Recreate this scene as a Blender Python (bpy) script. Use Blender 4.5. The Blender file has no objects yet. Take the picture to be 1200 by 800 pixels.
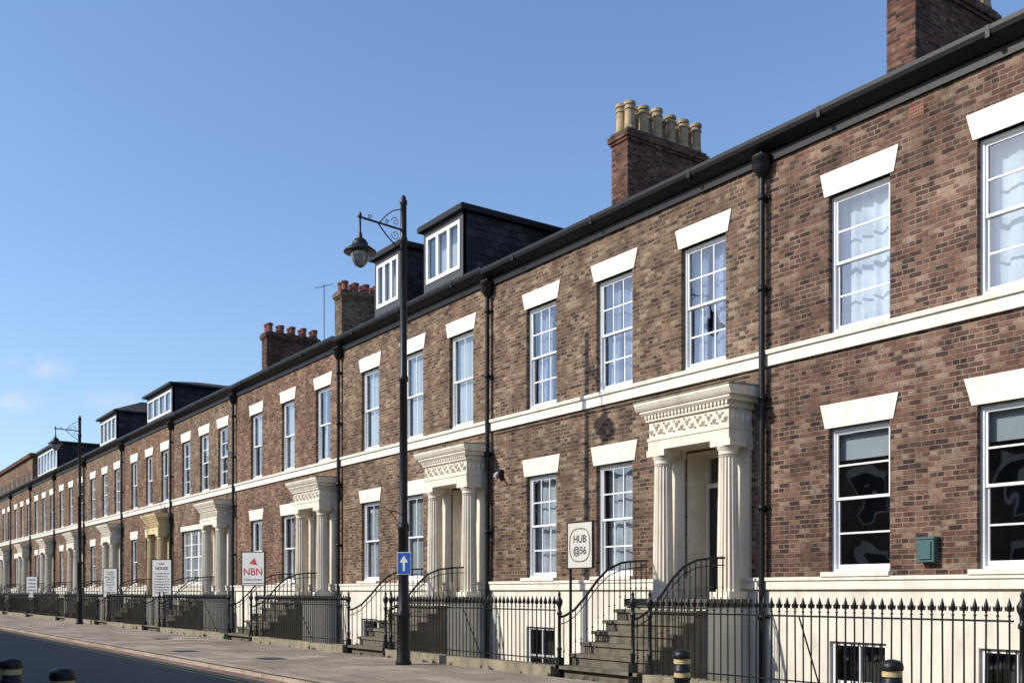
import bpy, math, random
from mathutils import Vector, Matrix
random.seed(7)
S = bpy.context.scene
S.view_settings.view_transform = 'Standard'
S.view_settings.look = 'None'
S.view_settings.exposure = 0

# ------------------------------------------------------------------ materials
def nm(name):
    m = bpy.data.materials.new(name); m.use_nodes = True
    nt = m.node_tree
    return m, nt, nt.nodes['Principled BSDF'], nt.nodes, nt.links

def noise(N, L, scale, detail=4, vec=None, rough=0.6):
    n = N.new('ShaderNodeTexNoise'); n.inputs['Scale'].default_value = scale
    n.inputs['Detail'].default_value = detail; n.inputs['Roughness'].default_value = rough
    if vec: L.new(vec, n.inputs['Vector'])
    return n
def ramp(N, L, src, stops, interp='LINEAR'):
    r = N.new('ShaderNodeValToRGB'); r.color_ramp.interpolation = interp
    e = r.color_ramp.elements
    while len(e) < len(stops): e.new(0.5)
    for i, (p, c) in enumerate(stops):
        e[i].position = p; e[i].color = (c[0], c[1], c[2], 1)
    L.new(src, r.inputs['Fac']); return r
def mixc(N, L, a, b, fac, mode='MIX'):
    m = N.new('ShaderNodeMix'); m.data_type = 'RGBA'; m.blend_type = mode
    for s, v in ((m.inputs[0], fac), (m.inputs[6], a), (m.inputs[7], b)):
        if isinstance(v, (int, float)): s.default_value = v
        elif isinstance(v, tuple): s.default_value = (v[0], v[1], v[2], 1)
        else: L.new(v, s)
    return m.outputs[2]
def g3(v): return (v, v, v)

def surf(name, col, rough=0.7, var=0.15, scale=3.0, bump=0.0, bscale=40, streak=0.0, dirt=(0.12,0.1,0.07), dirtamt=0.0, metallic=0.0, spec=0.5):
    m, nt, P, N, L = nm(name)
    geo = N.new('ShaderNodeNewGeometry')
    n = noise(N, L, scale, 6, geo.outputs['Position'])
    r = ramp(N, L, n.outputs['Fac'], [(0.3, g3(1-var)), (0.7, g3(1+var*0.4))])
    c = mixc(N, L, col, r.outputs['Color'], 1.0, 'MULTIPLY')
    if dirtamt > 0:
        mp = N.new('ShaderNodeMapping'); mp.inputs['Scale'].default_value = (3, 3, 0.7)
        L.new(geo.outputs['Position'], mp.inputs['Vector'])
        n2 = noise(N, L, 1.6, 8, mp.outputs['Vector'], 0.7)
        r2 = ramp(N, L, n2.outputs['Fac'], [(0.47, g3(0)), (0.72, g3(dirtamt))])
        c = mixc(N, L, c, dirt, r2.outputs['Color'])
    L.new(c, P.inputs['Base Color'])
    P.inputs['Roughness'].default_value = rough
    P.inputs['Metallic'].default_value = metallic
    P.inputs['Specular IOR Level'].default_value = spec
    if bump > 0:
        n3 = noise(N, L, bscale, 4, geo.outputs['Position'])
        b = N.new('ShaderNodeBump'); b.inputs['Strength'].default_value = bump; b.inputs['Distance'].default_value = 0.01
        L.new(n3.outputs['Fac'], b.inputs['Height']); L.new(b.outputs['Normal'], P.inputs['Normal'])
    return m

def brick(name, stops, mortar, seed=0.0, bw=0.205, rh=0.076, ms=0.0095, stain=0.34, bond=True):
    m, nt, P, N, L = nm(name)
    geo = N.new('ShaderNodeNewGeometry'); sep = N.new('ShaderNodeSeparateXYZ')
    L.new(geo.outputs['Position'], sep.inputs[0])
    a = N.new('ShaderNodeMath'); a.operation = 'ADD'; L.new(sep.outputs[0], a.inputs[0]); L.new(sep.outputs[1], a.inputs[1])
    a2 = N.new('ShaderNodeMath'); a2.operation = 'ADD'; L.new(a.outputs[0], a2.inputs[0]); a2.inputs[1].default_value = seed + 300
    c = N.new('ShaderNodeCombineXYZ'); L.new(a2.outputs[0], c.inputs[0]); L.new(sep.outputs[2], c.inputs[1])
    nw = noise(N, L, 3.0, 2, geo.outputs['Position'])
    vm = N.new('ShaderNodeVectorMath'); vm.operation = 'SCALE'; vm.inputs['Scale'].default_value = 0.02
    L.new(nw.outputs['Color'], vm.inputs[0])
    va = N.new('ShaderNodeVectorMath'); va.operation = 'ADD'; L.new(c.outputs[0], va.inputs[0]); L.new(vm.outputs[0], va.inputs[1])
    t = N.new('ShaderNodeTexBrick'); L.new(va.outputs[0], t.inputs['Vector'])
    t.inputs['Scale'].default_value = 1; t.inputs['Brick Width'].default_value = bw
    t.inputs['Row Height'].default_value = rh; t.inputs['Mortar Size'].default_value = ms
    t.inputs['Mortar Smooth'].default_value = 0.35; t.inputs['Bias'].default_value = 0
    t.inputs['Color1'].default_value = (0, 0, 0, 1); t.inputs['Color2'].default_value = (1, 1, 1, 1); t.inputs['Mortar'].default_value = (.5, .5, .5, 1)
    t.offset = 0.5
    if bond: t.squash = 0.55; t.squash_frequency = 4
    n1 = noise(N, L, 1.1, 5, geo.outputs['Position'], 0.65)
    md = N.new('ShaderNodeMath'); md.operation = 'MULTIPLY_ADD'
    L.new(n1.outputs['Fac'], md.inputs[0]); md.inputs[1].default_value = 0.7; md.inputs[2].default_value = -0.35
    ad = N.new('ShaderNodeMath'); ad.operation = 'ADD'; ad.use_clamp = True
    L.new(t.outputs['Color'], ad.inputs[0]); L.new(md.outputs[0], ad.inputs[1])
    r = ramp(N, L, ad.outputs[0], stops)
    nf = noise(N, L, 26, 5, geo.outputs['Position'], .7)
    rf = ramp(N, L, nf.outputs['Fac'], [(0.3, g3(0.55)), (0.5, g3(1.0)), (0.72, g3(1.4))])
    cc = mixc(N, L, r.outputs['Color'], rf.outputs['Color'], 1.0, 'MULTIPLY')
    ns = noise(N, L, 5.5, 6, geo.outputs['Position'], .75)
    rs = ramp(N, L, ns.outputs['Fac'], [(.5, g3(0)), (.75, g3(.42))])
    if bond: cc = mixc(N, L, cc, (mortar[0]*.72, mortar[1]*.70, mortar[2]*.68), rs.outputs['Color'])
    nmr = noise(N, L, 2.2, 4, geo.outputs['Position'], .6)
    rm = ramp(N, L, nmr.outputs['Fac'], [(.35, (mortar[0]*.45, mortar[1]*.43, mortar[2]*.42)), (.62, mortar)])
    cc = mixc(N, L, cc, rm.outputs['Color'] if bond else mortar, t.outputs['Fac'])
    n4 = noise(N, L, 0.45, 6, geo.outputs['Position'], 0.65)
    r4 = ramp(N, L, n4.outputs['Fac'], [(0.33, g3(1 - stain)), (0.62, g3(1.05))])
    cc = mixc(N, L, cc, r4.outputs['Color'], 1.0, 'MULTIPLY')
    if bond:
        mp = N.new('ShaderNodeMapping'); mp.inputs['Scale'].default_value = (1.6, 1.6, .22); L.new(geo.outputs['Position'], mp.inputs['Vector'])
        n5 = noise(N, L, 1.3, 7, mp.outputs['Vector'], .7)
        r5 = ramp(N, L, n5.outputs['Fac'], [(.36, (.70,.69,.70)), (.55, g3(1.0))])
        cc = mixc(N, L, cc, r5.outputs['Color'], 1.0, 'MULTIPLY')
    L.new(cc, P.inputs['Base Color'])
    P.inputs['Roughness'].default_value = 0.9; P.inputs['Specular IOR Level'].default_value = 0.2
    inv = N.new('ShaderNodeMath'); inv.operation = 'MULTIPLY_ADD'; L.new(t.outputs['Fac'], inv.inputs[0]); inv.inputs[1].default_value = -1; L.new(nf.outputs['Fac'], inv.inputs[2])
    b = N.new('ShaderNodeBump'); b.inputs['Strength'].default_value = 0.8; b.inputs['Distance'].default_value = 0.016
    L.new(inv.outputs[0], b.inputs['Height']); L.new(b.outputs['Normal'], P.inputs['Normal'])
    return m

BR = [
 brick('brick_red_brown', [(0, (.045,.026,.024)), (.22, (.10,.050,.042)), (.5, (.155,.075,.055)), (.8, (.205,.108,.073)), (1, (.31,.215,.15))], (.33,.265,.19), 0.0),
 brick('brick_buff_brown', [(0, (.05,.032,.027)), (.22, (.115,.064,.046)), (.5, (.165,.093,.062)), (.8, (.225,.137,.087)), (1, (.33,.245,.165))], (.34,.275,.19), 17.3),
 brick('brick_brown', [(0, (.055,.034,.028)), (.22, (.13,.070,.048)), (.5, (.19,.105,.067)), (.8, (.245,.148,.093)), (1, (.34,.25,.16))], (.35,.285,.195), 33.1),
 brick('brick_orange_brown', [(0, (.06,.033,.027)), (.22, (.145,.068,.045)), (.5, (.205,.10,.062)), (.8, (.26,.14,.083)), (1, (.34,.23,.145))], (.32,.255,.175), 51.7),
]
BR_CH = brick('brick_chimney', [(0, (.035,.02,.018)), (.4, (.11,.045,.032)), (.7, (.165,.066,.043)), (1, (.24,.13,.08))], (.17,.13,.1), 9.0)
BR_CH2 = brick('brick_chimney_buff', [(0, (.06,.04,.028)), (.5, (.17,.11,.065)), (1, (.30,.21,.125))], (.27,.22,.15), 9.0)
CREAM = surf('cream_painted_stone', (.74,.675,.545), .6, .12, 2.5, .25, 30, dirtamt=.42, dirt=(.38,.31,.21))
LINT = surf('lintel_paint', (.77,.72,.615), .6, .12, 3, .35, 35, dirtamt=.5, dirt=(.44,.37,.27))
RENDER = surf('cream_render', (.74,.69,.575), .75, .15, 1.4, .35, 18, dirtamt=.55, dirt=(.42,.36,.27))
WHITE = surf('white_frame_paint', (.80,.80,.78), .4, .08, 5)
BLACK = surf('black_iron_paint', (.007,.0075,.009), .42, .3, 8, .15, 60, spec=.35)
GUTTER = surf('black_gutter_paint', (.006,.006,.008), .48, .3, 3, .3, 20, spec=.25)
SLATE = brick('roof_slate', [(0, (.026,.025,.029)), (.5, (.045,.043,.048)), (1, (.075,.07,.074))], (.014,.013,.015), 3, 0.3, 0.2, 0.008, bond=False)
LEAD = surf('dormer_lead_felt', (.03,.033,.04), .6, .25, 2)
STEP = surf('mossy_stone', (.165,.14,.10), .9, .4, 3.5, .8, 25, dirtamt=.9, dirt=(.045,.045,.022))
COPING = surf('sandstone_coping', (.29,.245,.17), .9, .35, 2.5, .7, 25, dirtamt=.85, dirt=(.085,.085,.035))
POT_B = surf('pot_buff', (.42,.31,.18), .8, .45, 5, .3, 20, dirtamt=.75, dirt=(.05,.04,.035))
POT_R = surf('pot_red', (.24,.075,.05), .8, .4, 4, dirtamt=.5, dirt=(.05,.03,.03))
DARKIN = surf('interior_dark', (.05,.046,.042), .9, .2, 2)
CURT = surf('net_curtain', (.50,.54,.58), .9, .35, 2.2)
CURT2 = surf('blue_curtain', (.28,.31,.43), .9, .45, 4)
BLIND = surf('roller_blind', (.36,.39,.41), .8, .18, 1.5)
GOLD = surf('gold_band', (.55,.43,.2), .5, .2, 9)
SIGNW = surf('sign_white', (.70,.70,.66), .45, .06, 4)
SIGNC = surf('sign_cream', (.58,.55,.48), .5, .06, 4)
SIGNTX = surf('sign_lettering', (.05,.05,.06), .5, 0.0)
SIGNRED = surf('sign_red', (.5,.04,.05), .5, 0.0)
SIGNBLUE = surf('sign_blue', (.02,.10,.42), .4, 0.05)
TEAL = surf('teal_plastic', (.045,.11,.11), .5, .25, 8)
TERRA = surf('terracotta', (.32,.13,.08), .9, .2, 30)
def doorm(n, c): return surf(n, c, .35, .08, 3)
D_BLACK = doorm('door_black', (.02,.02,.022)); D_CREAM = doorm('door_cream', (.66,.62,.51)); D_BLUE = doorm('door_blue', (.03,.06,.22))
D_RED = doorm('door_red', (.25,.03,.03)); D_GREEN = doorm('door_green', (.03,.1,.07))
YCREAM = surf('yellow_painted_stone', (.66,.52,.28), .6, .12, 2.5, .2, 30, dirtamt=.3, dirt=(.35,.27,.15))

def glassm():
    m = bpy.data.materials.new('window_glass'); m.use_nodes = True
    nt = m.node_tree; N = nt.nodes; L = nt.links; N.clear()
    o = N.new('ShaderNodeOutputMaterial'); mx = N.new('ShaderNodeMixShader')
    tr = N.new('ShaderNodeBsdfTransparent'); tr.inputs[0].default_value = (.88,.92,.93,1)
    gl = N.new('ShaderNodeBsdfGlossy'); gl.inputs['Roughness'].default_value = 0.015; gl.inputs[0].default_value = (.95,.97,1,1)
    lw = N.new('ShaderNodeLayerWeight'); lw.inputs['Blend'].default_value = .5
    pw = N.new('ShaderNodeMath'); pw.operation = 'POWER'; L.new(lw.outputs['Facing'], pw.inputs[0]); pw.inputs[1].default_value = 3.2
    ma = N.new('ShaderNodeMath'); ma.operation = 'MULTIPLY_ADD'; ma.use_clamp = True; L.new(pw.outputs[0], ma.inputs[0]); ma.inputs[1].default_value = .75; ma.inputs[2].default_value = .16
    geo = N.new('ShaderNodeNewGeometry'); n = noise(N, L, 1.7, 1, geo.outputs['Position'])
    b = N.new('ShaderNodeBump'); b.inputs['Strength'].default_value = .35; b.inputs['Distance'].default_value = .02
    L.new(n.outputs['Fac'], b.inputs['Height']); L.new(b.outputs['Normal'], gl.inputs['Normal'])
    L.new(ma.outputs[0], mx.inputs[0]); L.new(tr.outputs[0], mx.inputs[1]); L.new(gl.outputs[0], mx.inputs[2]); L.new(mx.outputs[0], o.inputs[0])
    return m
GLASS = glassm()

# ------------------------------------------------------------------ mesh builder
class MB:
    def __init__(s): s.v = []; s.f = []; s.m = []; s.sm = []; s.mats = []
    def mi(s, mat):
        if mat not in s.mats: s.mats.append(mat)
        return s.mats.index(mat)
    def face(s, pts, mat, smooth=False):
        i = len(s.v); s.v += [tuple(p) for p in pts]; s.f.append(tuple(range(i, i+len(pts)))); s.m.append(s.mi(mat)); s.sm.append(smooth)
    def raw(s, vs, fs, mat, smooth=False):
        i = len(s.v); s.v += [tuple(p) for p in vs]; k = s.mi(mat)
        for f in fs: s.f.append(tuple(a+i for a in f)); s.m.append(k); s.sm.append(smooth)
    def box(s, x0, x1, y0, y1, z0, z1, mat):
        if x0 > x1: x0, x1 = x1, x0
        if y0 > y1: y0, y1 = y1, y0
        vs = [(x0,y0,z0),(x1,y0,z0),(x1,y1,z0),(x0,y1,z0),(x0,y0,z1),(x1,y0,z1),(x1,y1,z1),(x0,y1,z1)]
        s.raw(vs, [(0,3,2,1),(4,5,6,7),(0,1,5,4),(1,2,6,5),(2,3,7,6),(3,0,4,7)], mat)
    def prismx(s, x0, x1, prof, mat, x0f=None, x1f=None):
        n = len(prof)
        vs = [(x0,y,z) for y,z in prof] + [(x1,y,z) for y,z in prof]
        fs = [(i,(i+1)%n,(i+1)%n+n,i+n) for i in range(n)] + [tuple(range(n))[::-1], tuple(range(n,2*n))]
        s.raw(vs, fs, mat)
    def seg(s, p, q, r, mat, n=6, r2=None, smooth=True):
        p = Vector(p); q = Vector(q); d = (q-p)
        if d.length < 1e-6: return
        d.normalize(); a = Vector((0,0,1)) if abs(d.z) < .9 else Vector((1,0,0))
        u = d.cross(a).normalized(); w = d.cross(u); r2 = r if r2 is None else r2
        vs = []
        for c, rr in ((p, r), (q, r2)):
            for k in range(n):
                t = 2*math.pi*k/n; vs.append(c + u*math.cos(t)*rr + w*math.sin(t)*rr)
        fs = [(k,(k+1)%n,(k+1)%n+n,k+n) for k in range(n)]
        s.raw(vs, fs, mat, smooth); s.raw(vs[:n], [tuple(range(n))], mat); s.raw(vs[n:], [tuple(range(n))], mat)
    def path(s, pts, r, mat, n=6):
        for a, b in zip(pts, pts[1:]): s.seg(a, b, r, mat, n)
    def lathe(s, x, y, z, prof, mat, n=16, smooth=True, flute=0.0):
        vs = []
        for r, h in prof:
            for k in range(n):
                t = 2*math.pi*k/n; rr = r*(1-flute) if (flute and k % 2) else r
                vs.append((x+rr*math.cos(t), y+rr*math.sin(t), z+h))
        fs = []
        for i in range(len(prof)-1):
            for k in range(n):
                fs.append((i*n+k, i*n+(k+1)%n, (i+1)*n+(k+1)%n, (i+1)*n+k))
        s.raw(vs, fs, mat, smooth)
        s.raw(vs[-n:], [tuple(range(n))], mat); s.raw(vs[:n], [tuple(range(n))[::-1]], mat)
    def done(s, name, parent=None):
        me = bpy.data.meshes.new(name); me.from_pydata(s.v, [], s.f)
        for m in s.mats: me.materials.append(m)
        me.polygons.foreach_set('material_index', s.m); me.polygons.foreach_set('use_smooth', s.sm)
        me.update()
        o = bpy.data.objects.new(name, me); S.collection.objects.link(o)
        if parent: o.parent = parent
        return o
def empty(name):
    o = bpy.data.objects.new(name, None); S.collection.objects.link(o); o.empty_display_size = .3; return o

# ------------------------------------------------------------------ house parts
def wallgrid(mb, x0, x1, z0, z1, y, ops, mat, depth, rmat=None):
    """front skin with real openings and reveals. ops: (xa,xb,za,zb)"""
    xs = sorted({x0, x1} | {v for o in ops for v in o[:2] if x0 < v < x1})
    zs = sorted({z0, z1} | {v for o in ops for v in o[2:4] if z0 < v < z1})
    for i in range(len(xs)-1):
        for j in range(len(zs)-1):
            cx = (xs[i]+xs[i+1])/2; cz = (zs[j]+zs[j+1])/2
            if any(o[0] < cx < o[1] and o[2] < cz < o[3] for o in ops): continue
            mb.face([(xs[i],y,zs[j]),(xs[i+1],y,zs[j]),(xs[i+1],y,zs[j+1]),(xs[i],y,zs[j+1])], mat)
    for o in ops:
        a, b = o[0], o[1]; c, d = max(o[2], z0), min(o[3], z1)
        if d <= c: continue
        dp = o[4] if len(o) > 4 else depth
        rm = rmat if rmat else mat
        mb.face([(a,y,c),(a,y,d),(a,y+dp,d),(a,y+dp,c)], rm); mb.face([(b,y,c),(b,y+dp,c),(b,y+dp,d),(b,y,d)], rm)
        if o[3] <= z1: mb.face([(a,y,d),(b,y,d),(b,y+dp,d),(a,y+dp,d)], rm)
        if o[2] >= z0: mb.face([(a,y,c),(a,y+dp,c),(b,y+dp,c),(b,y,c)], rm)

def window(fr, gl, it, x0, x1, z0, z1, style='H', cover='net', yb=0.09):
    f = .055
    fr.box(x0, x0+f, yb, yb+.1, z0, z1, WHITE); fr.box(x1-f, x1, yb, yb+.1, z0, z1, WHITE)
    fr.box(x0+f, x1-f, yb, yb+.1, z1-f, z1, WHITE); fr.box(x0+f, x1-f, yb-.03, yb+.1, z0, z0+.05, WHITE)
    a, b = x0+f, x1-f; zm = (z0+z1)/2 + .02
    for k, (c, d, y) in enumerate(((zm-.02, z1-f, yb+.02), (z0+.05, zm+.02, yb+.055))):
        t = .038
        fr.box(a, a+t, y, y+.03, c, d, WHITE); fr.box(b-t, b, y, y+.03, c, d, WHITE)
        fr.box(a+t, b-t, y, y+.03, d-.042, d, WHITE); fr.box(a+t, b-t, y, y+.03, c, c+(.07 if k else .042), WHITE)
        gx0, gx1, gz0, gz1 = a+t, b-t, c+.04, d-.04
        cols, rows = {'H': (1,2), 'G': (3,2), 'V': (2,1), 'P': (1,1), 'M': (4,2)}[style]
        bt = .011
        for i in range(1, cols):
            xx = gx0+(gx1-gx0)*i/cols; fr.box(xx-bt, xx+bt, y+.006, y+.026, gz0, gz1, WHITE)
        for i in range(1, rows):
            zz = gz0+(gz1-gz0)*i/rows; fr.box(gx0, gx1, y+.004, y+.028, zz-bt*1.2, zz+bt*1.2, WHITE)
        tl = random.uniform(-.006,.006)
        gl.face([(gx0-.01,y+.016+tl,gz0-.01),(gx1+.01,y+.016,gz0-.01),(gx1+.01,y+.016,gz1+.01),(gx0-.01,y+.016+tl,gz1+.01)], GLASS)
    r0, r1 = yb+.1, 1.3
    a, b, c, d = x0-.25, x1+.25, z0-.1, z1+.1
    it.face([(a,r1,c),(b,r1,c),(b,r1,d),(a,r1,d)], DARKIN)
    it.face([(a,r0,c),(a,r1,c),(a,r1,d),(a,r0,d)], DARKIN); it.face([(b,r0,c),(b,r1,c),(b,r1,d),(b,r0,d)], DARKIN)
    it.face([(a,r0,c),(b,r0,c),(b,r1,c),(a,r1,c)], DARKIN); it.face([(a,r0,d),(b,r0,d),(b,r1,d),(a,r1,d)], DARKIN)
    def drape(xa, xb, za, zb, mat, amp=.03, waves=9, y=.30):
        n = max(8, int(waves*7)); ph = random.random()*6; rows = 7; vs = []
        for j in range(rows+1):
            v = j/rows
            for i in range(n+1):
                t = i/n; x = xa+(xb-xa)*t
                w = math.sin(t*waves*6.283+ph+.5*math.sin(v*3+ph))+.6*math.sin(t*waves*1.7*6.283+ph*2+v*1.3)
                vs.append((x+.012*w, y+amp*w*(1-.35*v), za+(zb-za)*v))
        it.raw(vs, [(j*(n+1)+i, j*(n+1)+i+1, (j+1)*(n+1)+i+1, (j+1)*(n+1)+i) for j in range(rows) for i in range(n)], mat, True)
    H = z1-z0
    if cover == 'net': drape(x0, x1, z0, z1, CURT, .034, random.uniform(3.5,5.5), .32)
    elif cover == 'blue':
        g = random.uniform(.35,.6); drape(x0, x0+(x1-x0)*g, z0, z1, CURT2, .045, 2.6, .29); drape(x0+(x1-x0)*(g+.07), x1, z0, z1, CURT2, .045, 2.3, .32)
    elif cover == 'sides':
        drape(x0, x0+.30, z0, z1, CURT, .035, 2.4); drape(x1-.27, x1, z0, z1, CURT, .035, 2.2)
    elif cover == 'blind':
        k = random.choice([.45,.55,.65,.3]); it.face([(x0,.24,z0+H*k),(x1,.24,z0+H*k),(x1,.24,z1),(x0,.24,z1)], BLIND)
    elif cover == 'highblind':
        it.face([(x0,.24,z0+H*.78),(x1,.24,z0+H*.78),(x1,.24,z1),(x0,.24,z1)], BLIND)
    elif cover == 'full':
        it.face([(x0,.24,z0+H*.04),(x1,.24,z0+H*.04),(x1,.24,z1),(x0,.24,z1)], BLIND)

def lintel(mb, x0, x1, z, h, mat=LINT):
    p = .018; e0, e1 = .06+random.uniform(-.015,.015), .16+random.uniform(-.02,.02); h += random.uniform(-.015,.015)
    vs = [(x0-e0,-p,z),(x1+e0,-p,z),(x1+e1,-p,z+h),(x0-e1,-p,z+h),(x0-e0,.05,z),(x1+e0,.05,z),(x1+e1,.05,z+h),(x0-e1,.05,z+h)]
    mb.raw(vs, [(0,1,2,3),(0,4,5,1),(1,5,6,2),(2,6,7,3),(3,7,4,0)], mat)
    mb.box(x0, x1, .05, .09, z, z+.05, mat)

def porch(mb, c, mat):
    for sx in (-1, 1):
        x = c+sx*.78; y = -.38
        mb.box(x-.23, x+.23, y-.2, y+.2, 1.301, 1.42, mat)
        prof = [(.2,0),(.2,.03),(.188,.05)] + [(.188-.034*(t/8)**1.3, .05+2.2*t/8) for t in range(1,9)]
        mb.lathe(x, y, 1.42, prof, mat, 36, False, .13)
        mb.lathe(x, y, 3.67, [(.158,0),(.158,.03),(.165,.03),(.165,.05),(.158,.06),(.16,.1),(.2,.15),(.205,.17)], mat, 24)
        mb.box(x-.225, x+.225, y-.2, y+.2, 3.84, 3.951, mat)
        mb.box(x-.17, x+.17, -.055, 0.01, 1.301, 3.80, mat); mb.box(x-.2, x+.2, -.09, .01, 3.80, 3.95, mat)
    mb.box(c-.97, c+.97, -.57, .01, 3.95, 4.12, mat)
    mb.box(c-.985, c+.985, -.585, .01, 4.12, 4.17, mat)
    mb.box(c-.955, c+.955, -.555, .01, 4.17, 4.47, mat)
    def leaf(x, y, z, ax, sgn, w, h, d):
        if ax == 'x': pts = [(x-w,y,z-h*.3),(x-w*.3,y,z-h),(x+w*.4,y,z-h*.8),(x+w,y,z+h*.2),(x+w*.3,y,z+h),(x-w*.5,y,z+h*.8)]; top = (x, y-d, z)
        else: pts = [(x,y-w,z),(x,y,z-h),(x,y+w,z),(x,y,z+h)]; top = (x+d*sgn, y, z)
        k = len(pts); mb.raw(pts+[top], [(i,(i+1)%k,k) for i in range(k)], mat, False)
    n = 15
    for i in range(n):
        x = c-.89+1.78*i/(n-1); z = 4.32+(.035 if i % 2 else -.03)
        leaf(x, -.554, z, 'x', 1, .052, .085, .06)
        if i < n-1:
            leaf(x+.06, -.554, 4.41-(.02 if i % 2 else 0), 'x', 1, .03, .035, .05); leaf(x+.064, -.554, 4.235+(.02 if i % 2 else 0), 'x', 1, .034, .034, .05)
    for i in range(4):
        for sgn in (-1, 1): leaf(c+sgn*.954, -.47+.13*i, 4.32, 'y', sgn, .055, .11, .04)
    mb.box(c-1.0, c+1.0, -.60, .01, 4.47, 4.52, mat)
    k = 24
    for i in range(k):
        x = c-.97+1.94*i/(k-1); mb.box(x-.022, x+.022, -.635, -.59, 4.52, 4.575, mat)
    mb.box(c-.99, c+.99, -.59, .01, 4.52, 4.575, mat)
    mb.prismx(c-1.08, c+1.08, [(.01,4.575),(-.64,4.575),(-.68,4.62),(-.68,4.66),(.01,4.66)], mat)
    mb.prismx(c-1.15, c+1.15, [(.01,4.66),(-.70,4.66),(-.73,4.70),(-.76,4.76),(-.76,4.80),(.01,4.84)], mat)
    mb.prismx(c-1.16, c+1.16, [(.01,4.842),(-.772,4.802),(-.772,4.822),(.01,4.862)], COPING)

def door(mb, gl, c, dmat, mat):
    for sx in (-1, 1):
        xx = c+sx*.555
        for za, zb2 in ((1.45, 2.0), (2.1, 2.75), (2.85, 3.6)):
            a, b = xx, xx-sx*.02
            mb.box(min(a,b), max(a,b), .09, .40, za, zb2, mat)
            a, b = xx-sx*.02, xx-sx*.035
            mb.box(min(a,b), max(a,b), .14, .35, za+.05, zb2-.05, mat)
    mb.box(c-.55, c-.47, .44, .52, 1.3, 3.9, mat); mb.box(c+.47, c+.55, .44, .52, 1.3, 3.9, mat)
    mb.box(c-.47, c+.47, .44, .52, 3.30, 3.38, mat); mb.box(c-.47, c+.47, .44, .52, 3.84, 3.9, mat)
    mb.box(c-.47, c+.47, .48, .53, 1.3, 3.30, dmat)
    for (a, b) in ((-.38,-.05),(.05,.38)):
        for (z0, z1) in ((1.45,1.95),(2.1,2.75),(2.85,3.2)):
            mb.box(c+a, c+b, .465, .481, z0, z1, dmat); mb.box(c+a+.04, c+b-.04, .455, .466, z0+.04, z1-.04, dmat)
    mb.box(c-.12, c+.12, .45, .46, 2.0, 2.05, GOLD)
    mb.lathe(c+.36, .44, 2.3, [(.02,0),(.03,.02),(.02,.05)], GOLD, 8)
    gl.face([(c-.47,.5,3.38),(c+.47,.5,3.38),(c+.47,.5,3.84),(c-.47,.5,3.84)], GLASS)
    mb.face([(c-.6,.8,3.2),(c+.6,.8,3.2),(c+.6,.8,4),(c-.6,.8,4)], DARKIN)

def steps(mb, c, rail, rmat=BLACK):
    w = .97
    mb.box(c-w, c+w, -1.08, -.002, -1.3, 1.16, RENDER); mb.box(c-w-.03, c+w+.03, -1.12, -.003, 1.16, 1.30, STEP)
    n = 6; rise = 1.3/7; g = .25
    for i in range(1, n+1):
        z = 1.3-rise*i; ya = -1.12-g*(i-1); yb = ya-g; ex = .0 if i < n else .06
        mb.box(c-w+.02, c+w-.02, yb+.035, ya+.02 if i == 1 else ya+.035, -1.3 if i < 6 else -.2, z-.055, STEP)
        j = [random.uniform(-.006,.006) for _ in range(3)]
        mb.box(c-w-.03-ex+j[0], c+w+.03+ex+j[1], yb-ex, ya+.02, z-.055, z+j[2]*.5, STEP)
    for sx in (-1, 1):
        x = c+sx*(w-.05)
        pts = [(x,-.62,1.98),(x,-.9,1.97),(x,-1.25,1.93),(x,-1.55,1.82),(x,-1.8,1.62),(x,-2.05,1.35),(x,-2.3,1.12),(x,-2.5,1.02),(x,-2.6,1.0)]
        rail.path(pts, .022, rmat, 6)
        def zr(y):
            for a, b in zip(pts, pts[1:]):
                if b[1] <= y <= a[1]: return a[2]+(b[2]-a[2])*(y-a[1])/(b[1]-a[1])
            return 1.0
        y = -.66
        while y > -2.56:
            k = 0 if y > -1.12 else min(6, int((-1.12-y)/g)+1)
            zb = 1.3-rise*k; rail.seg((x,y,zb), (x,y,zr(y)), .0095, rmat, 5)
            rail.lathe(x, y, zb+.25*(zr(y)-zb), [(.009,0),(.02,.02),(.009,.04)], rmat, 5)
            y -= .125
        low = [(p[0], p[1], p[2]-.12) for p in pts]; rail.path(low, .009, rmat, 4)
        newel(rail, x, -2.63, rmat)

def newel(mb, x, y, mat):
    mb.box(x-.05, x+.05, y-.05, y+.05, 0.02, .32, mat)
    mb.lathe(x, y, 0.02, [(.035,.3),(.035,.42),(.05,.44),(.03,.47),(.028,1.0),(.045,1.02),(.045,1.06),(.028,1.08),(.03,1.14),(.055,1.2),(.06,1.25),(.03,1.3),(.02,1.33),(.028,1.36),(.004,1.42)], mat, 10)

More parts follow.
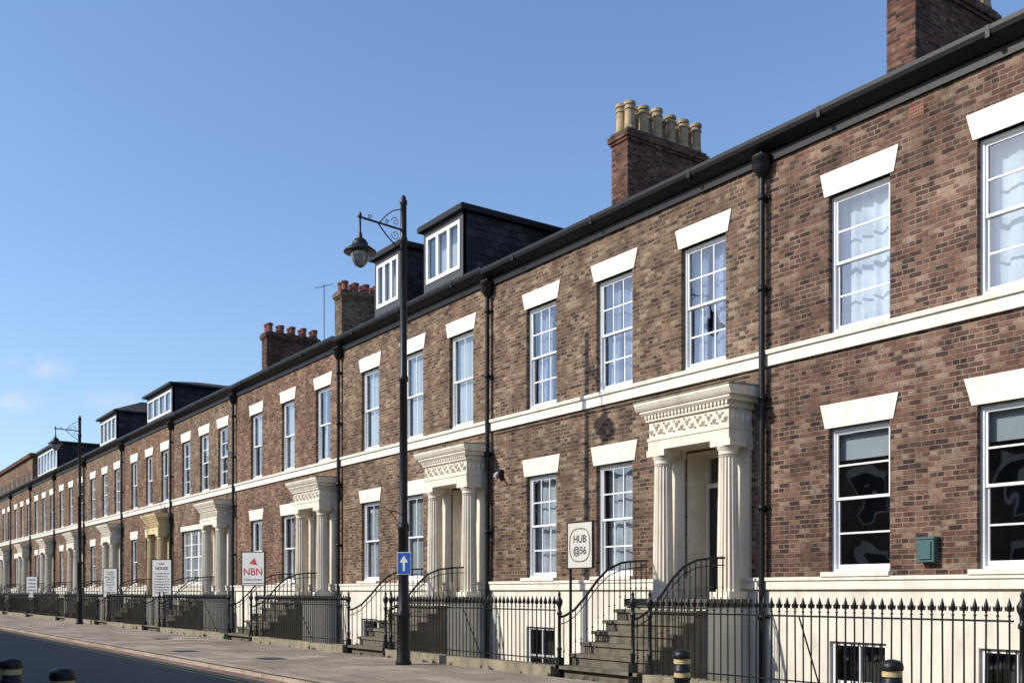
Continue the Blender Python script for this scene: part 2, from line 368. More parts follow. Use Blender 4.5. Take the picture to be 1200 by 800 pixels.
def railing(x0, x1, y=-2.63, fancy=False):
    if x1-x0 < .5: return
    mb = MB()
    x = x0
    while x < x1-.01:
        x2 = min(x1, x+random.uniform(1.1,1.5))
        if x1-x2 < .4: x2 = x1
        mb.box(x, x2-.006, y-.12+random.uniform(-.006,.006), y+.14, -.1, .17+random.uniform(-.012,.012), COPING); x = x2
    mb.box(x0+.02, x1-.02, y-.018, y+.018, 1.10, 1.122, BLACK); mb.box(x0+.02, x1-.02, y-.016, y+.016, .27, .288, BLACK)
    n = int((x1-x0-.12)/.125)
    for i in range(n+1):
        x = x0+.06+(x1-x0-.12)*i/n; l = random.uniform(-.009,.009)
        mb.seg((x+l,y,.16), (x,y,1.16), .0105, BLACK, 5)
        mb.lathe(x, y, 1.155, [(.011,0),(.024,.01),(.011,.022),(.012,.05),(.034,.085),(.024,.13),(.003,.2)], BLACK, 6)
        if fancy or i % 2 == 0:
            mb.seg((x-.040,y,1.215), (x-.046,y,1.265), .010, BLACK, 4); mb.seg((x+.040,y,1.215), (x+.046,y,1.265), .010, BLACK, 4)
            mb.seg((x-.042,y,1.22), (x+.042,y,1.22), .008, BLACK, 4)
    for i in range(1, max(2, int((x1-x0)/2.2))):
        x = x0+(x1-x0)*i/max(2, int((x1-x0)/2.2)); mb.seg((x,y,1.1), (x,y+.45,.1), .011, BLACK, 5)
    newel(mb, x0+.03, y, BLACK)
    mb.done('iron_railing')

def chimney(mb, pots, x, y0, y1, ztop, brickm, potm, rows=2, n=5, poth=.8, w=.62):
    x0, x1 = x-w/2, x+w/2
    mb.box(x0, x1, y0, y1, 8.9, ztop-.3, brickm); mb.box(x0-.04, x1+.04, y0-.04, y1+.04, ztop-.3, ztop-.225, brickm)
    mb.box(x0-.08, x1+.08, y0-.08, y1+.08, ztop-.225, ztop-.075, brickm); mb.box(x0-.03, x1+.03, y0-.03, y1+.03, ztop-.075, ztop, brickm)
    mb.box(x0+.06, x1-.06, y0+.06, y1-.06, ztop, ztop+.06, COPING)
    for r in range(rows):
        for i in range(n):
            px = x+(r-(rows-1)/2)*.33; py = y0+.2+(y1-y0-.4)*i/(n-1); h = poth*random.uniform(.9,1.04)
            pots.lathe(px, py, ztop+.03, [(.155,0),(.15,h*.08),(.135,h*.1),(.125,h*.70),(.15,h*.71),(.15,h*.76),(.125,h*.77),(.125,h*.86),(.155,h*.87),(.155,h*.97),(.12,h),(.10,h),(.10,h*.9)], potm, 14, False)

def dormer(mb, gl, x0, x1, y0, y1, z0, z1, panes=3, hip=0.0):
    zw0 = z0+.75
    for x in (x0, x1): mb.face([(x,y0,z0),(x,y1,z0),(x,y1,z1),(x,y0,z1)], SLATE)
    mb.face([(x0,y1,z0),(x1,y1,z0),(x1,y1,z1),(x0,y1,z1)], SLATE)
    m = .14
    mb.box(x0, x0+m, y0, y0+.1, z0, z1, LEAD); mb.box(x1-m, x1, y0, y0+.1, z0, z1, LEAD)
    mb.box(x0+m, x1-m, y0, y0+.1, z0, zw0, LEAD); mb.box(x0+m, x1-m, y0, y0+.1, z1-.18, z1, LEAD)
    a, b, c, d = x0+m, x1-m, zw0, z1-.18
    for (p, q, r, s2) in ((a,a+.09,c,d),(b-.09,b,c,d),(a+.09,b-.09,d-.09,d),(a+.09,b-.09,c,c+.1)): mb.box(p, q, y0-.02, y0+.06, r, s2, WHITE)
    for i in range(1, panes):
        xx = a+(b-a)*i/panes; mb.box(xx-.06, xx+.06, y0-.015, y0+.055, c+.1, d-.09, WHITE)
    gl.face([(a,y0+.04,c),(b,y0+.04,c),(b,y0+.04,d),(a,y0+.04,d)], GLASS)
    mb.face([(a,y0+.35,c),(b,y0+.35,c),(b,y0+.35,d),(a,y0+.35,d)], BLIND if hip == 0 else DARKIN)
    o = .14
    if hip <= 0:
        mb.box(x0-o, x1+o, y0-o, y1+o, z1, z1+.13, GUTTER); mb.box(x0-o+.03, x1+o-.03, y0-o+.03, y1+o, z1+.13, z1+.17, LEAD)
    else:
        o = .2; X0, X1, Y0, Y1 = x0-o, x1+o, y0-o, y1+.3
        mb.box(X0, X1, Y0, Y1, z1, z1+.1, GUTTER)
        s = min((X1-X0)/2, (Y1-Y0)/2)*.95; t = z1+.1
        P = [(X0,Y0,t),(X1,Y0,t),(X1,Y1,t),(X0,Y1,t)]
        ra = (X0+s, Y0+s, t+hip); rb = (X1-s, Y0+s, t+hip); rc = (X1-s, Y1-.1, t+hip); rd = (X0+s, Y1-.1, t+hip)
        mb.face([P[0],P[1],rb,ra], SLATE); mb.face([P[1],P[2],rc,rb], SLATE); mb.face([P[3],P[0],ra,rd], SLATE); mb.face([ra,rb,rc,rd], LEAD); mb.face([P[2],P[3],rd,rc], SLATE)

def house(h):
    x0, x1 = h['x']; bays = h['bays']; bm = BR[h.get('brick', 0)]; pm = h.get('porch', CREAM); H = h.get('H', 8.6)
    E = empty('brick_house')
    dc = h.get('door', bays[0]); hw = .54
    st = h.get('style', 'H'); covU = h.get('covU', ['net']*3); covG = h.get('covG', ['none']*3)
    zb = 1.63
    up = [(b-hw, b+hw, 5.42, h.get('uptop', 7.58)) for b in bays]
    gr = [(b-hw, b+hw, 1.72, 3.95) for b in bays[1:]]
    trip = h.get('trip')
    if trip: gr = [(trip[0], trip[1], 1.72, 3.95)]
    dr = (dc-.555, dc+.555, 1.3, 3.9, .5)
    w = MB(); wallgrid(w, x0, x1, zb, H, 0, [o+(.12,) for o in up+gr]+[dr], bm, .12)
    for sx in (-1, 1):
        xx = dc+sx*.554; w.face([(xx,-.001,1.3),(xx,.5,1.3),(xx,.5,3.9),(xx,-.001,3.9)], pm)
    w.face([(dc-.554,0,3.898),(dc+.554,0,3.898),(dc+.554,.5,3.898),(dc-.554,.5,3.898)], pm)
    w.face([(x0+.001,.001,-1.3),(x0+.001,11,-1.3),(x0+.001,11,H+.2),(x0+.001,5.5,H+2.7),(x0+.001,.001,H)], bm)
    w.face([(x1-.001,.001,-1.3),(x1-.001,11,-1.3),(x1-.001,11,H+.2),(x1-.001,5.5,H+2.7),(x1-.001,.001,H)], bm)
    w.face([(x0,11,-1.3),(x1,11,-1.3),(x1,11,H+.2),(x0,11,H+.2)], bm)
    w.done('walls', E)
    b = MB(); bas = [(q-.5, q+.5, -.6, .66, .15) for q in bays[1:]]
    wallgrid(b, x0, x1, -1.3, 1.46, -.03, bas+[(dr[0],dr[1],1.3,3.9,.03)], RENDER, .15)
    b.box(x0, dc-.56, -.085, -.0, 1.46, 1.60, LINT) ; b.box(dc+.56, x1, -.085, -.0, 1.46, 1.60, LINT)
    b.box(x0, dc-.56, -.11, -.0, 1.60, 1.655, LINT); b.box(dc+.56, x1, -.11, 0, 1.60, 1.655, LINT)
    b.box(x0, x1, -.055, .0, 5.13, 5.32, LINT); b.prismx(x0, x1, [(0,5.32),(-.09,5.32),(-.10,5.385),(0,5.42)], LINT)
    for o in gr: b.box(o[0]-.06, o[1]+.06, -.13, .1, 1.655, 1.725, LINT)
    b.done('basement_and_string_course', E)
    l = MB()
    for o in up+([] if trip else gr): lintel(l, o[0], o[1], o[3], .37)
    if trip: l.box(trip[0]-.1, trip[1]+.1, -.04, .05, 3.95, 4.15, LINT)
    l.done('lintels', E)
    fr, gl, it = MB(), MB(), MB()
    for i, o in enumerate(up): window(fr, gl, it, *o, style=st, cover=covU[i])
    if trip:
        n = 3; ww = (trip[1]-trip[0])/n
        for i in range(n): window(fr, gl, it, trip[0]+ww*i, trip[0]+ww*(i+1), 1.72, 3.95, 'M', 'full')
    else:
        for i, o in enumerate(gr): window(fr, gl, it, *o, style=h.get('styleG', st), cover=covG[i])
    for q in bas:
        fr.box(q[0],q[1],.03,.09,q[3]-.06,q[3],WHITE); fr.box(q[0],q[1],.03,.09,q[2],q[2]+.06,WHITE); fr.box(q[0],q[0]+.06,.03,.09,q[2]+.06,q[3]-.06,WHITE); fr.box(q[1]-.06,q[1],.03,.09,q[2]+.06,q[3]-.06,WHITE)
        fr.box(q[0]+.06,q[1]-.06,.035,.085,.02,.06,WHITE); fr.box((q[0]+q[1])/2-.015,(q[0]+q[1])/2+.015,.04,.08,q[2]+.06,q[3]-.06,WHITE)
        gl.face([(q[0],.06,q[2]),(q[1],.06,q[2]),(q[1],.06,q[3]),(q[0],.06,q[3])], GLASS)
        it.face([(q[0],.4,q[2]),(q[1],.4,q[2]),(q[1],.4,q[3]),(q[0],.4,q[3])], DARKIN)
        for k in range(1, 8): fr.seg((q[0]+k/8,-.0,q[2]), (q[0]+k/8,-.0,q[3]), .011, BLACK, 5)
    p = MB(); porch(p, dc, pm); door(p, gl, dc, h.get('dmat', D_BLACK), pm); p.done('porch_and_door', E)
    fr.done('sash_frames', E); it.done('rooms_and_curtains', E)
    s, r = MB(), MB(); steps(s, dc, r); s.done('stone_steps', E); r.done('stair_rails', E)
    g = MB()
    g.prismx(x0, x1, [(0,H-.12),(-.05,H-.12),(-.05,H+.02),(-.10,H+.03),(-.22,H+.09),(-.28,H+.13),(-.30,H+.19),(-.30,H+.25),(-.27,H+.25),(-.25,H+.2),(0,H+.22)], GUTTER)
    for k in range(int((x1-x0)/2.7)+1):
        xx = x0+1.3+k*2.7
        if xx < x1-.2: g.box(xx-.03, xx+.03, -.308, -.2, H+.09, H+.256, GUTTER)
    g.done('gutter', E)
    rf = MB(); rf.face([(x0,-.22,H+.21),(x1,-.22,H+.21),(x1,5.5,H+2.75),(x0,5.5,H+2.75)], SLATE)
    rf.face([(x0,11.2,H+.2),(x1,11.2,H+.2),(x1,5.5,H+2.75),(x0,5.5,H+2.75)], SLATE)
    rf.seg((x0,5.5,H+2.78), (x1,5.5,H+2.78), .1, TERRA, 6)
    rf.box(x0-.1, x0+.1, -.2, .1, H+.2, H+.3, COPING)
    x = x0
    while x < x1-.3:
        d = random.uniform(.2,.34); rf.box(x, x+d-.012, -.235-random.uniform(0,.02), .1, H+.235, H+.255+random.uniform(0,.03), SLATE if random.random() < .7 else COPING); x += d
    rf.done('roof', E)
    dd = MB()
    for d in h.get('dormers', []): dormer(dd, gl, *d)
    if dd.f: dd.done('dormers', E)
    gl.done('window_panes', E)
    c = h.get('chim')
    if c:
        cb, po = MB(), MB(); chimney(cb, po, **c)
        cb.raw(po.v, po.f, c['potm'], False); cb.done('chimney', E)
    dp = MB(); xx = x0+.02; y = -.11
    dp.seg((xx,y,H+.05), (xx,y,-1.2), .052, BLACK, 10)
    dp.lathe(xx, y, H-.38, [(.055,0),(.1,.08),(.15,.16),(.16,.3),(.17,.31),(.17,.36)], BLACK, 10)
    for z in (1.0, 2.8, 4.6, 6.4, 7.9):
        dp.lathe(xx, y, z, [(.052,-.04),(.068,-.04),(.068,.05),(.052,.05)], BLACK, 10); dp.box(xx-.1, xx+.1, -.06, -.0, z-.015, z+.02, BLACK)
    dp.done('downpipe', E)
    if h.get('extra'): h['extra'](E)
    return E

def extra0(E):
    m = MB(); m.box(-8.39,-8.13,-.13,0,1.84,2.16,TEAL); m.box(-8.35,-8.17,-.15,-.13,1.88,2.12,TEAL); m.box(-8.405,-8.115,-.145,0,2.16,2.19,TEAL); m.done('meter_box', E)
    m = MB()
    m.box(-8.59,-8.36,-.012,0,8.20,8.36,TERRA)
    for i in range(5):
        for j in range(3): m.box(-8.575+i*.043, -8.55+i*.043, -.014, -.011, 8.215+j*.048, 8.245+j*.048, DARKIN)
    m.done('air_brick', E)
def extra1(E):
    m = MB(); m.box(-19.06,-18.90,-.09,0,4.0,4.2,BLACK); m.seg((-18.98,-.12,4.12),(-18.85,-.28,4.03),.035,WHITE,10); m.seg((-18.98,-.05,4.15),(-18.98,-.16,4.12),.02,BLACK,6); m.done('alarm_and_camera', E)
    m = MB(); m.seg((-19.3,-.03,4.9),(-19.3,-.03,2.2),.01,BLACK,5); m.seg((-11.6,-.03,5.05),(-19.2,-.03,5.04),.009,BLACK,5)
    m.done('cables', E)

CH = lambda x, **k: dict(dict(x=x, y0=4.2, y1=7.0, ztop=13.3, brickm=BR_CH, potm=POT_B), **k)
houses = [
 dict(x=(-3.1, 5.1), bays=[3.6,1.2,-1.2], style='G', covU=['net','net','sides'], covG=['none','blind'], brick=1),
 dict(x=(-11.25,-3.1), bays=[-4.62,-7.03,-9.45], style='H', uptop=7.55, covU=['net','net','net'], covG=['highblind','highblind'], brick=0, extra=extra0, chim=CH(-11.55)),
 dict(x=(-19.43,-11.25), bays=[-12.67,-15.07,-17.47], style='G', uptop=7.63, covU=['blue','blue','blue'], covG=['net','net'], brick=1, door=-12.5, extra=extra1, chim=CH(-19.72, n=6), dmat=D_BLACK),
 dict(x=(-27.4,-19.43), bays=[-20.72,-23.1,-25.53], style='V', uptop=7.68, covU=['full','full','full'], covG=['full','full'], brick=2, door=-20.55, dmat=D_CREAM, H=8.65,
      dormers=[(-23.9,-21.9,.8,4.4,9.0,11.2,3),(-26.8,-25.2,.8,4.4,9.0,11.2,3)]),
 dict(x=(-36.4,-27.4), bays=[-28.7,-31.45,-34.3], style='V', uptop=7.7, covU=['sides','full','blind'], covG=['sides','full'], brick=3, dmat=D_CREAM, H=8.72,
      chim=CH(-36.75, y0=4.3, y1=6.1, ztop=13.35, brickm=BR_CH2, potm=POT_R, n=4, poth=.4)),
 dict(x=(-44.2,-36.4), bays=[-37.8,-40.0,-42.35], style='H', uptop=7.7, covU=['net','blind','sides'], trip=(-42.9,-40.0), brick=2, dmat=D_BLUE, H=8.76,
      chim=CH(-44.4, y0=4.2, y1=6.8, ztop=13.3, potm=POT_R, n=5, poth=.4)),
 dict(x=(-52.5,-44.2), bays=[-45.4,-47.9,-50.5], style='V', uptop=7.7, covU=['sides','net','blind'], covG=['none','sides'], brick=3, dmat=D_BLUE, porch=YCREAM, H=8.8,
      dormers=[(-51.2,-47.0,.8,4.2,9.0,10.95,4,.5)]),
 dict(x=(-60.9,-52.5), bays=[-53.8,-56.4,-59.1], style='G', uptop=7.7, covU=['none','net','blind'], covG=['none','none'], brick=2, dmat=D_GREEN, H=8.84,
      dormers=[(-61.0,-57.2,.8,4.6,9.0,11.2,4,.9)]),
 dict(x=(-69.3,-60.9), bays=[-62.2,-64.8,-67.5], style='H', uptop=7.7, covU=['sides','net','net'], covG=['none','net'], brick=3, dmat=D_RED, H=8.86),
 dict(x=(-77.7,-69.3), bays=[-70.6,-73.2,-75.9], style='V', uptop=7.7, covU=['sides','net','net'], covG=['none','net'], brick=2, dmat=D_BLACK, H=8.88,
      dormers=[(-80.0,-73.0,.8,4.6,9.0,11.4,6,.0)]),
 dict(x=(-86.1,-77.7), bays=[-79.0,-81.6,-84.3], style='V', uptop=7.7, covU=['sides','net','net'], covG=['none','net'], brick=3, dmat=D_BLACK, H=8.9),
 dict(x=(-94.5,-86.1), bays=[-87.4,-90.0,-92.7], style='H', uptop=7.7, covU=['blind','net','net'], covG=['none','net'], brick=2, dmat=D_BLACK, H=8.9),
 dict(x=(-102.9,-94.5), bays=[-95.8,-98.4,-101.1], style='V', uptop=7.7, covU=['sides','net','net'], covG=['none','net'], brick=3, dmat=D_BLACK, H=8.9),
 dict(x=(-111.3,-102.9), bays=[-104.2,-106.8,-109.5], style='V', uptop=7.7, covU=['sides','net','net'], covG=['none','net'], brick=2, dmat=D_BLACK, H=8.9),
]
for h in houses: house(h)
for a, b in zip(houses, houses[1:]):
    da = a.get('door', a['bays'][0]); db = b.get('door', b['bays'][0])
    x_r = da-1.0; x_l = db+1.05; pl = a['x'][0]
    railing(pl+.02, x_r, fancy=(pl == -11.25)); railing(x_l, pl-.02, fancy=(pl == -11.25))

# ------------------------------------------------------------------ ground, road, pavements
g = MB(); g.face([(-2500,-2500,-1.3),(2500,-2500,-1.3),(2500,2500,-1.3),(-2500,2500,-1.3)], surf('rough_ground', (.16,.14,.11), .95, .3, .5)); g.done('ground')
ASPH = surf('asphalt', (.05,.051,.054), .85, .3, 1.2, .5, 90, dirtamt=.3, dirt=(.08,.078,.075))
PAVE = brick('paving_slabs', [(0, (.27,.215,.165)), (.5, (.34,.275,.215)), (1, (.41,.345,.275))], (.14,.12,.10), 0, .75, .6, .012, .38, bond=False)
nt = PAVE.node_tree
for n in nt.nodes:
    if n.type == 'COMBXYZ':
        sep = [k for k in nt.nodes if k.type == 'SEPXYZ'][0]
        nt.links.new(sep.outputs[0], n.inputs[0]); nt.links.new(sep.outputs[1], n.inputs[1])
KERB = brick('kerb_stone', [(0, (.32,.25,.19)), (1, (.46,.38,.30))], (.1,.09,.08), 0, .95, 5, .014, .2, bond=False)
CHAN = brick('channel_setts', [(0, (.20,.12,.09)), (1, (.30,.2,.15))], (.08,.07,.06), 0, .3, 5, .014, .2, bond=False)
r = MB(); r.box(-400, 60, -11.3, -6.4, -1.25, -.1, ASPH); r.done('road')
p = MB(); p.box(-400, 60, -6.24, -2.75, -1.25, 0, PAVE); p.box(-400, 60, -6.40, -6.24, -1.25, .008, KERB); p.done('pavement')
p = MB(); p.box(-400, 60, -17.0, -11.46, -1.25, 0, PAVE); p.box(-400, 60, -11.46, -11.3, -1.25, .008, KERB); p.done('pavement')
m = MB(); m.box(-400, 60, -6.66, -6.403, -.3, -.094, CHAN); m.done('channel_stones')
YEL = surf('worn_yellow_road_paint', (.34,.27,.09), .85, .6, 6)
m = MB()
for y in (-6.84, -7.02): m.face([(-400,y-.035,-.096),(60,y-.035,-.096),(60,y+.035,-.096),(-400,y+.035,-.096)], YEL)
m.done('road_marking')
for x, y in ((-20.5,-4.9),(-31,-4.2),(-24.2,-5.6)):
    m = MB(); m.box(x-.35,x+.35,y-.25,y+.25,-.05,.004,BLACK); m.box(x-.3,x+.3,y-.2,y+.2,.004,.008,LEAD); m.done('inspection_cover')
def weeds():
    G1 = surf('weed_leaf', (.06,.10,.03), .8, .4, 6); m = MB()
    for _ in range(90):
        x = random.uniform(-45,-6); y = -2.77+random.uniform(-.02,.01); s = random.uniform(.04,.13)
        if random.random() < .4: y = -2.4+random.uniform(-.05,.1)
        for k in range(random.randint(5,12)):
            a = random.uniform(0,6.28); e = random.uniform(.3,1.2); d = Vector((math.cos(a)*math.cos(e), math.sin(a)*math.cos(e), math.sin(e)))*s*random.uniform(.6,1.3)
            sd = Vector((-math.sin(a), math.cos(a), 0))*s*.14; o = Vector((x,y,.0))
            if y > -2.5: o.z = .12
            m.face([o, o+d*.5+sd, o+d, o+d*.5-sd], G1)
    m.done('weeds')
weeds()

# ------------------------------------------------------------------ buildings across the street
E = empty('brick_building'); ops = []
x = -130
while x < 34:
    for z0, z1 in ((1.0,2.7),(4.0,5.4)): ops.append((x,x+1.0,z0,z1))
    x += 2.7
w2 = MB(); w2.box(-135, 36, -26, -17.05, -1.2, 6.85, BR[3])
for o in ops:
    w2.box(o[0],o[1],-17.05,-17.0,o[2],o[3],WHITE); w2.box(o[0]+.08,o[1]-.08,-17.0,-16.99,o[2]+.08,o[3]-.08,DARKIN); w2.box(o[0]-.1,o[1]+.1,-17.05,-17.0,o[3]+.0,o[3]+.25,LINT)
w2.box(-135.2, 36.2, -26.2, -16.95, 6.85, 7.0, GUTTER); w2.done('walls', E)
E = empty('brick_building'); m = MB(); m.box(-160,-119,7,25,-1.2,16.0,BR[3]); m.box(-160.3,-118.7,6.7,25.3,16.0,16.4,BR_CH)
for i in range(12):
    for z in (12.5, 9.0): m.box(-157+i*3.2,-155.6+i*3.2,6.96,7,z,z+2,DARKIN)
m.done('walls', E)

# ------------------------------------------------------------------ lamp posts
def lamp(x, y, sign=False):
    E = empty('street_lamp'); m = MB()
    m.lathe(x, y, 0, [(.15,0),(.16,.04),(.135,.1),(.13,.9),(.145,.94),(.145,1.0),(.105,1.08),(.10,2.6),(.115,2.62),(.115,2.7),(.085,2.78),(.075,5.5),(.092,5.52),(.092,5.6),(.070,5.65),(.064,8.2),(.08,8.22),(.08,8.3),(.064,8.34),(.06,8.95),(.075,8.97),(.075,9.03),(.045,9.06),(.055,9.1),(.02,9.14)], BLACK, 16)
    d = Vector((.15,-1.0,0)); d.normalize(); o = Vector((x,y,0)); A = 1.02
    def P(t, z): return tuple(o+d*t+Vector((0,0,z)))
    m.path([P(0,8.46),P(A+.05,8.46)], .022, BLACK, 8)
    m.path([P(0.05,8.86),P(.25,8.78),P(.42,8.64),P(.56,8.48)], .011, BLACK, 6)
    m.path([P(0.05,8.05),P(.25,8.16),P(.42,8.28),P(.6,8.44)], .013, BLACK, 6)
    def scroll(t0, z0, r, turns, sg, sg2):
        pts = []
        for k in range(22):
            a = k/21*turns*6.283; rr = r*(1-k/26)
            pts.append(P(t0+sg*rr*math.cos(a), z0+sg2*rr*math.sin(a)))
        m.path(pts, .007, BLACK, 5)
    scroll(.2,8.58,.09,1.3,1,1); scroll(.40,8.53,.05,1.3,-1,1); scroll(.2,8.33,.10,1.3,1,-1); scroll(.8,8.52,.05,1.2,-1,1)
    lx, ly, _ = P(A, 0)
    m.lathe(lx, ly, 8.0, [(.05,.0),(.045,.1),(.03,.16),(.02,.2),(.02,.46),(.035,.5),(.01,.56)], BLACK, 10)
    m.lathe(lx, ly, 7.80, [(.28,-.02),(.31,-.01),(.30,.02),(.22,.08),(.15,.13),(.15,.16),(.13,.2),(.1,.24),(.05,.26)], BLACK, 24)
    m.done('post_and_bracket', E)
    gm = bpy.data.materials.get('lamp_bowl') or surf('lamp_bowl', (.17,.2,.22), .08, .1, 5, spec=.9)
    b = MB(); b.lathe(lx, ly, 7.53, [(.01,0),(.06,.01),(.12,.05),(.16,.12),(.18,.2),(.185,.26)], gm, 24)
    b.lathe(lx, ly, 7.50, [(.005,0),(.03,.02),(.02,.04)], BLACK, 8)
    for k in range(4):
        a = k*math.pi/2+.4
        b.path([(lx+r_*math.cos(a), ly+r_*math.sin(a), 7.53+h_) for r_, h_ in ((.02,-.005),(.065,.005),(.125,.045),(.167,.12),(.188,.2),(.193,.26))], .006, BLACK, 4)
    b.done('glass_bowl', E)
    k = MB(); k.path([P(.1,2.95), P(.42,3.0)], .01, BLACK, 5); k.path([P(.1,2.75),P(.3,2.95)], .008, BLACK, 5); k.done('small_bracket', E)
    if sign:
        SE = MB(); c = Vector((x+.21, y-.10, 1.97)); n = Vector((.66,-.75,0)).normalized(); r_ = Vector((0,0,1)).cross(n).normalized()
        def Q(a, b2, dd): return tuple(c+r_*a+Vector((0,0,b2))+n*dd)
        def plate(w_, h_, d0, d1, mat):
            vs = [Q(-w_,-h_,d0),Q(w_,-h_,d0),Q(w_,h_,d0),Q(-w_,h_,d0),Q(-w_,-h_,d1),Q(w_,-h_,d1),Q(w_,h_,d1),Q(-w_,h_,d1)]
            SE.raw(vs, [(0,1,2,3),(4,5,6,7),(0,1,5,4),(1,2,6,5),(2,3,7,6),(3,0,4,7)], mat)
        plate(.14,.215,0,.012,SIGNW); plate(.128,.203,.012,.016,SIGNBLUE)
        SE.face([Q(-.022,-.15,.019),Q(.022,-.15,.019),Q(.022,.03,.019),Q(-.022,.03,.019)], SIGNW)
        SE.face([Q(-.085,.02,.0195),Q(0,-.0,.0195),Q(.085,.02,.0195),Q(0,.15,.0195)], SIGNW)
        SE.seg(tuple(c-n*.14), tuple(c), .02, BLACK, 6); SE.seg(tuple(c-n*.02), (x,y,1.97), .02, BLACK, 6)
        SE.done('one_way_plate', E)
    return E
lamp(-17.3, -3.47, True); lamp(-47.05, -3.2)

# ------------------------------------------------------------------ bollards
def bollard(x, y, h=.87):
    m = MB()
    m.lathe(x, y, 0, [(.1,0),(.105,.05),(.08,.1),(.075,h-.3),(.085,h-.29),(.085,h-.27)], BLACK, 16)
    m.lathe(x, y, h-.27, [(.078,0),(.078,.05)], GOLD, 16); m.lathe(x, y, h-.22, [(.085,0),(.085,.04),(.076,.045),(.076,.08)], BLACK, 16)
    m.lathe(x, y, h-.14, [(.08,0),(.08,.05)], GOLD, 16)
    m.lathe(x, y, h-.09, [(.09,0),(.092,.03),(.085,.06),(.06,.08),(.02,.09)], BLACK, 16)
    m.done('bollard')
bollard(-7.0,-6.1); bollard(-4.95,-5.75); bollard(-9.3,-11.6); bollard(-7.75,-11.5,.88)

# ------------------------------------------------------------------ signs
def text(s, loc, rotz, size, mat, parent, align='CENTER'):
    c = bpy.data.curves.new('lettering', 'FONT'); c.body = s; c.size = size; c.align_x = align; c.align_y = 'CENTER'; c.extrude = .001; c.offset = .003 if size > .12 else .0
    c.materials.append(mat); o = bpy.data.objects.new('lettering', c); S.collection.objects.link(o)
    o.location = loc; o.rotation_euler = (math.radians(90), 0, rotz); o.parent = parent; return o
def sign(x, y, w, z0, z1, ang, mat, posts=2, zb=0.0):
    E = empty('sign_board'); a = math.radians(ang); r_ = Vector((math.cos(a), math.sin(a), 0)); n = Vector((math.sin(a), -math.cos(a), 0))
    c = Vector((x,y,0)); m = MB()
    def bx(u0,u1,d0,d1,za,zb2,mt):
        vs = [tuple(c+r_*u+n*d+Vector((0,0,z))) for z in (za,zb2) for (u,d) in ((u0,d0),(u1,d0),(u1,d1),(u0,d1))]
        m.raw(vs, [(0,1,2,3),(4,5,6,7),(0,1,5,4),(1,2,6,5),(2,3,7,6),(3,0,4,7)], mt)
    bx(-w/2,w/2,0,.03,z0,z1,mat)
    f = .022
    for q in ((-w/2-f,-w/2,z0-f,z1+f),(w/2,w/2+f,z0-f,z1+f),(-w/2,w/2,z1,z1+f),(-w/2,w/2,z0-f,z0)): bx(q[0],q[1],-.005,.036,q[2],q[3],BLACK)
    for u in ((-w/2,) if posts == 1 else (-w/2, w/2)):
        p = c+r_*u-n*.03; m.seg((p.x,p.y,zb),(p.x,p.y,z1+.03),.025,BLACK,8)
    m.done('board_and_posts', E)
    def T(u, z, s, size, mt, d=.033): q = c+r_*u+n*d; return text(s, (q.x,q.y,z), a, size, mt, E)
    return E, T, bx, m, c, r_, n
E, T, bx, m, c, r_, n = sign(-13.62,-2.0,.66,1.84,2.62,0,SIGNC,1,-1.2)
T(0,2.33,'HUB',.18,SIGNTX); T(0,2.13,'@56',.18,SIGNTX)
k = MB()
def rr(t):
    ct, st = math.cos(t), math.sin(t); e = .7
    return (math.copysign(abs(ct)**e,ct)*.275, math.copysign(abs(st)**e,st)*.285)
pts = [tuple(c+r_*rr(t*6.283/40)[0]+n*.034+Vector((0,0,2.23+rr(t*6.283/40)[1]))) for t in range(41)]
k.path(pts, .008, SIGNTX, 4); k.done('logo_ring', E)
E, T, bx, m, c, r_, n = sign(-28.6,-2.25,.72,1.62,2.58,40,SIGNW)
T(0,2.0,'NBN',.3,SIGNRED); T(0,1.78,'Property Services',.08,SIGNTX)
k = MB()
k.face([tuple(c+r_*u+n*.034+Vector((0,0,z))) for u,z in ((-.12,2.25),(.14,2.2),(.05,2.42))], SIGNRED)
k.face([tuple(c+r_*u+n*.034+Vector((0,0,z))) for u,z in ((-.34,1.68),(.34,1.68),(.34,1.66),(-.34,1.66))], TEAL); k.done('logo', E)
E, T, *_ = sign(-37.9,-2.25,.78,1.25,2.6,42,SIGNW)
T(0,2.45,'EDEN',.1,SIGNTX); T(0,2.28,'HOUSE',.16,SIGNTX)
for i in range(8): T(0,2.1-.1*i,random.choice(['Business Centre','Solicitors Ltd','Accountants & Co','Consulting Rooms']),.085,SIGNTX)
E, T, *_ = sign(-45.6,-2.25,.66,1.2,2.42,42,SIGNW)
for i in range(9): T(0,2.28-.11*i,random.choice(['OFFICES','to let','Dental Clinic','Chartered','Surveyors']),.1,SIGNTX)
E, T, *_ = sign(-64.1,-2.25,.72,1.1,2.3,42,SIGNW)
for i in range(5): T(0,2.1-.2*i,random.choice(['OFFICES','TO LET','Clinic']),.14,SIGNTX)

# ------------------------------------------------------------------ aerials
def aerial(x, y, z0, z1, n=6, l=.7):
    m = MB(); m.seg((x,y,z0),(x,y,z1),.018,LEAD,6); m.seg((x-.5*l,y-.3*l,z1-.08),(x+.5*l,y+.3*l,z1-.02),.01,LEAD,5)
    for i in range(n):
        t = i/(n-1)-.5; m.seg((x+t*l-.08,y+t*.6*l+.13,z1-.05),(x+t*l+.08,y+t*.6*l-.13,z1-.05),.006,LEAD,4)
    m.done('tv_aerial')
aerial(-37.2,3.9,11,13.65); aerial(-24.5,4.2,10.8,12.2)

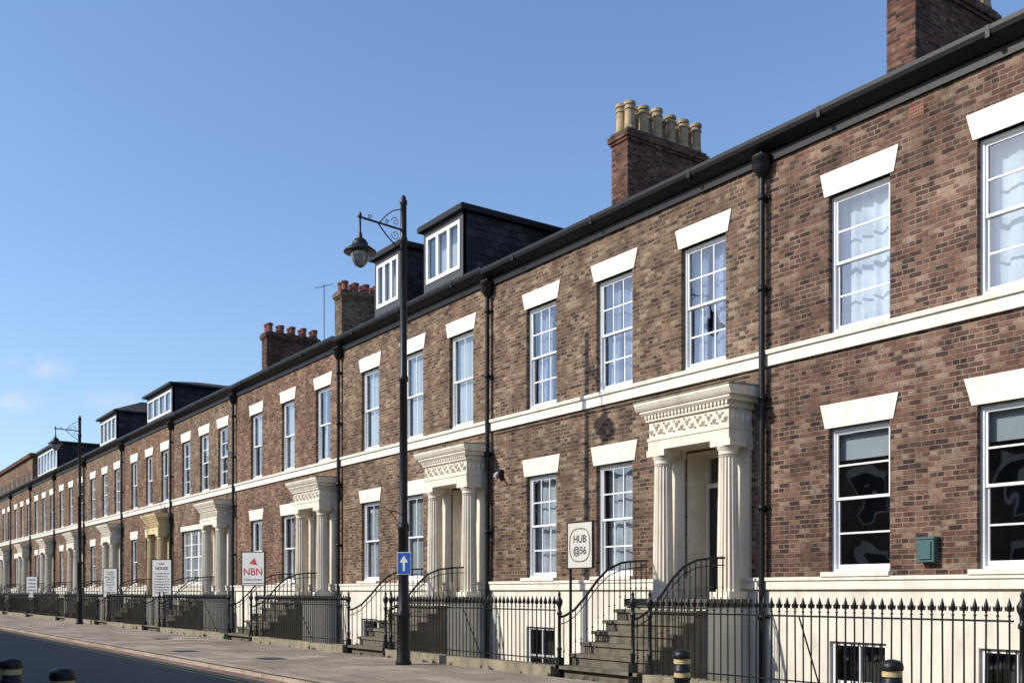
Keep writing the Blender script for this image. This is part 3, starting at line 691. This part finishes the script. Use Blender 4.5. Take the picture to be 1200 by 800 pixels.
# ------------------------------------------------------------------ sun, sky, camera
SD = Vector((.4,1.0,-.696)).normalized()
el = math.asin(-SD.z); rot = math.atan2(-SD.x, -SD.y)
sl = bpy.data.lights.new('sun', 'SUN'); sl.energy = 4.7; sl.angle = math.radians(.5); sl.color = (1,.95,.86)
so = bpy.data.objects.new('sun', sl); S.collection.objects.link(so); so.rotation_euler = SD.to_track_quat('-Z','Y').to_euler(); so.location = (-20,-50,40)
W = bpy.data.worlds.new('World'); S.world = W; W.use_nodes = True; N = W.node_tree.nodes; L = W.node_tree.links
bg = N['Background']; sky = N.new('ShaderNodeTexSky'); sky.sky_type = 'NISHITA'; sky.sun_disc = False
sky.sun_elevation = el; sky.sun_rotation = rot % (2*math.pi); sky.air_density = 1.1; sky.dust_density = 1.0; sky.ozone_density = 2.2
tc = N.new('ShaderNodeTexCoord')
mask = None
for d, s in (((-1.09,.19,.225),.022), ((-1.05,.25,.19),.02), ((-1.11,.17,.19),.02)):
    v = Vector(d).normalized(); sb = N.new('ShaderNodeVectorMath'); sb.operation = 'SUBTRACT'; L.new(tc.outputs['Generated'], sb.inputs[0]); sb.inputs[1].default_value = v
    sc = N.new('ShaderNodeVectorMath'); sc.operation = 'MULTIPLY'; L.new(sb.outputs[0], sc.inputs[0]); sc.inputs[1].default_value = (1,1,2.2)
    ln = N.new('ShaderNodeVectorMath'); ln.operation = 'LENGTH'; L.new(sc.outputs[0], ln.inputs[0])
    mr = N.new('ShaderNodeMapRange'); mr.interpolation_type = 'SMOOTHSTEP'; L.new(ln.outputs['Value'], mr.inputs[0]); mr.inputs[1].default_value = 0; mr.inputs[2].default_value = s*1.6; mr.inputs[3].default_value = 1; mr.inputs[4].default_value = 0
    if mask is None: mask = mr.outputs[0]
    else:
        mx = N.new('ShaderNodeMath'); mx.operation = 'MAXIMUM'; L.new(mask, mx.inputs[0]); L.new(mr.outputs[0], mx.inputs[1]); mask = mx.outputs[0]
nz = noise(N, L, 34, 6, tc.outputs['Generated']); rz = ramp(N, L, nz.outputs['Fac'], [(.38,g3(0)),(.7,g3(.7))])
mu = N.new('ShaderNodeMath'); mu.operation = 'MULTIPLY'; L.new(mask, mu.inputs[0]); L.new(rz.outputs['Color'], mu.inputs[1])
tint = mixc(N, L, sky.outputs[0], (1.22,1.32,1.5), 1.0, 'MULTIPLY')
col = mixc(N, L, tint, (6.0,6.2,6.6), mu.outputs[0])
L.new(col, bg.inputs['Color']); bg.inputs['Strength'].default_value = .135

cd = bpy.data.cameras.new('camera'); co = bpy.data.objects.new('camera', cd); S.collection.objects.link(co)
co.location = (0,-13,1.42); co.rotation_euler = (math.radians(90), 0, math.radians(55)); cd.lens = 35.4; cd.sensor_width = 36; cd.shift_y = 293/1200
cd.clip_end = 5000; cd.clip_start = .1
S.camera = co
